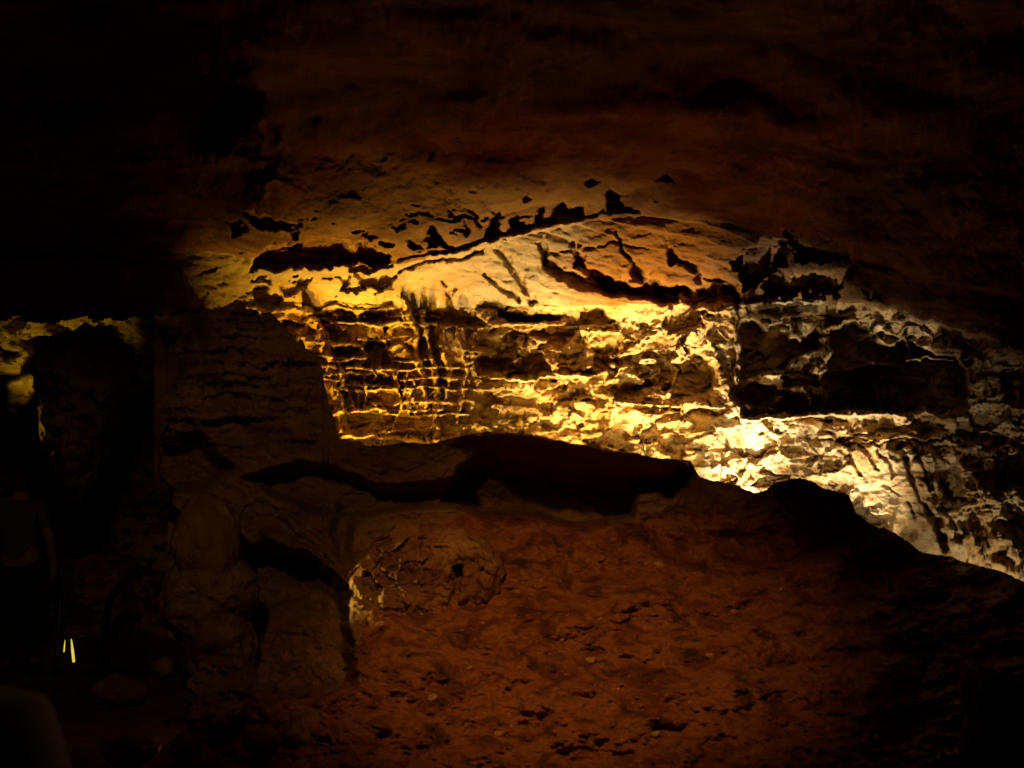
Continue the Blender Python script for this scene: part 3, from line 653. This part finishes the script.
def person(loc, h, label, shirt, rz=0.0):
    """standing figure seen from behind (faces +y), height h, arms hanging, one continuous body"""
    s = h / 1.72
    root = empty('person', loc); tag(root, label, 'person')
    def v(x, y, z): return (Vector((x, y, z)) * s)
    B = {'pelvis': (v(0, 0, .95), .105 * s), 'waist': (v(0, .0, 1.10), .115 * s), 'chest': (v(0, 0, 1.30), .125 * s), 'neckbase': (v(0, .0, 1.43), .075 * s), 'neck': (v(0, .015, 1.49), .052 * s),
         'head': (v(0, .03, 1.57), .078 * s), 'crown': (v(0, .03, 1.66), .068 * s)}
    E = [('pelvis', 'waist'), ('waist', 'chest'), ('chest', 'neckbase'), ('neckbase', 'neck'), ('neck', 'head'), ('head', 'crown')]
    for n, sg in (('l', -1), ('r', 1)):
        B.update({n + 'sh': (v(sg * .165, 0, 1.385), .058 * s), n + 'el': (v(sg * .235, -.02, 1.10), .042 * s), n + 'wr': (v(sg * .235, .07, .87), .028 * s), n + 'palm': (v(sg * .232, .09, .80), .034 * s)})
        E += [('chest', n + 'sh'), (n + 'sh', n + 'el'), (n + 'el', n + 'wr'), (n + 'wr', n + 'palm')]
        for k in range(4):
            B[n + 'f%d' % k] = (v(sg * .228, .062 + .02 * k, .755), .010 * s); B[n + 'g%d' % k] = (v(sg * .214, .068 + .02 * k, .715 + .006 * abs(k - 1.5)), .008 * s)
            E += [(n + 'palm', n + 'f%d' % k), (n + 'f%d' % k, n + 'g%d' % k)]
        B[n + 't'] = (v(sg * .215, .135, .79), .011 * s); B[n + 'u'] = (v(sg * .205, .148, .755), .009 * s)
        E += [(n + 'palm', n + 't'), (n + 't', n + 'u')]
        B.update({n + 'hip': (v(sg * .09, 0, .90), .088 * s), n + 'kn': (v(sg * .10, .01, .50), .058 * s), n + 'an': (v(sg * .105, -.02, .09), .038 * s), n + 'toe': (v(sg * .115, .15, .03), .03 * s)})
        E += [('pelvis', n + 'hip'), (n + 'hip', n + 'kn'), (n + 'kn', n + 'an'), (n + 'an', n + 'toe')]
    parts = [skinned('body', B, E, M_SKIN)]
    fx_ = {'n': (v(0, .118, 1.575), .014 * s), 'm': (v(0, .105, 1.60), .010 * s)}
    # shirt
    T = {'c': (v(0, 0, 1.30), (.150 * s, .135 * s)), 'w': (v(0, 0, 1.12), (.145 * s, .128 * s)), 'h': (v(0, 0, .88), (.158 * s, .138 * s)), 'n': (v(0, 0, 1.415), .088 * s)}
    TE = [('c', 'w'), ('w', 'h'), ('c', 'n')]
    for n, sg in (('l', -1), ('r', 1)):
        T.update({n + 's': (v(sg * .165, 0, 1.375), .074 * s), n + 'e': (v(sg * .222, -.015, 1.16), .062 * s)})
        TE += [('c', n + 's'), (n + 's', n + 'e')]
    parts.append(skinned('shirt', T, TE, shirt))
    Q = {'p': (v(0, 0, .99), .128 * s)}; QE = []
    for n, sg in (('l', -1), ('r', 1)):
        Q.update({n + 'h': (v(sg * .09, 0, .87), .104 * s), n + 'k': (v(sg * .10, .01, .50), .078 * s), n + 'a': (v(sg * .105, -.015, .10), .065 * s)})
        QE += [('p', n + 'h'), (n + 'h', n + 'k'), (n + 'k', n + 'a')]
    parts.append(skinned('trousers', Q, QE, M_TROUS))
    parts.append(skinned('hair', {'a': (v(0, .0, 1.60), .088 * s), 'b': (v(0, .015, 1.67), .080 * s), 'c': (v(0, .0, 1.54), .066 * s)}, [('a', 'b'), ('a', 'c')], M_HAIR))
    for sg in (-1, 1):
        parts.append(skinned('shoe', {'a': (v(sg * .105, -.03, .055), .052 * s), 'b': (v(sg * .115, .15, .04), .042 * s)}, [('a', 'b')], M_SHOE))
    for p in parts: p.parent = root
    root.rotation_euler.z = rz
    return root
person(P(20, 672, 7.3), 1.72, 'person in olive shirt and dark trousers standing in the dim passage', M_OLIVE, .15)
q = P(-94, 384, 1.2)
person((q.x, 1.2, -.12), 1.56, 'person in dark jacket close to the viewer, only one shoulder in view', M_JACK, 0.0)

# ------------------------------------------------------------------ 7. pale pebbles stuck in the mud slope
rng = random.Random(5)
spots_ = [(600, 560), (660, 566), (592, 662), (820, 690), (690, 702), (560, 640), (640, 598), (520, 590), (470, 668), (612, 540), (734, 612), (780, 590), (545, 706), (655, 735), (500, 735), (590, 520), (708, 655), (430, 700), (760, 668), (620, 690)]
for k, (x, y) in enumerate(spots_):
    j = int(np.argmin(np.abs(nx - x))); i = int(np.argmin(np.abs(NY[:, j] - y)))
    Yb = float(YN[i, j]); a_ = rng.uniform(2.5, 6.5)
    pts = [(x + a_ * math.cos(t) * rng.uniform(.7, 1.15), y + a_ * .7 * math.sin(t) * rng.uniform(.7, 1.15)) for t in [i_ * math.pi / 4.5 for i_ in range(9)]]
    pb = boulder('pebble', pts, Yb - .004, a_ * K * Yb * .8, M_PEB if k % 3 else M_MUD, 700 + k * 5, .004, .006, 12, 22)
    tag(pb, 'small pebble half sunk in the red mud slope', 'pebble', 'pebbles in the mud slope')
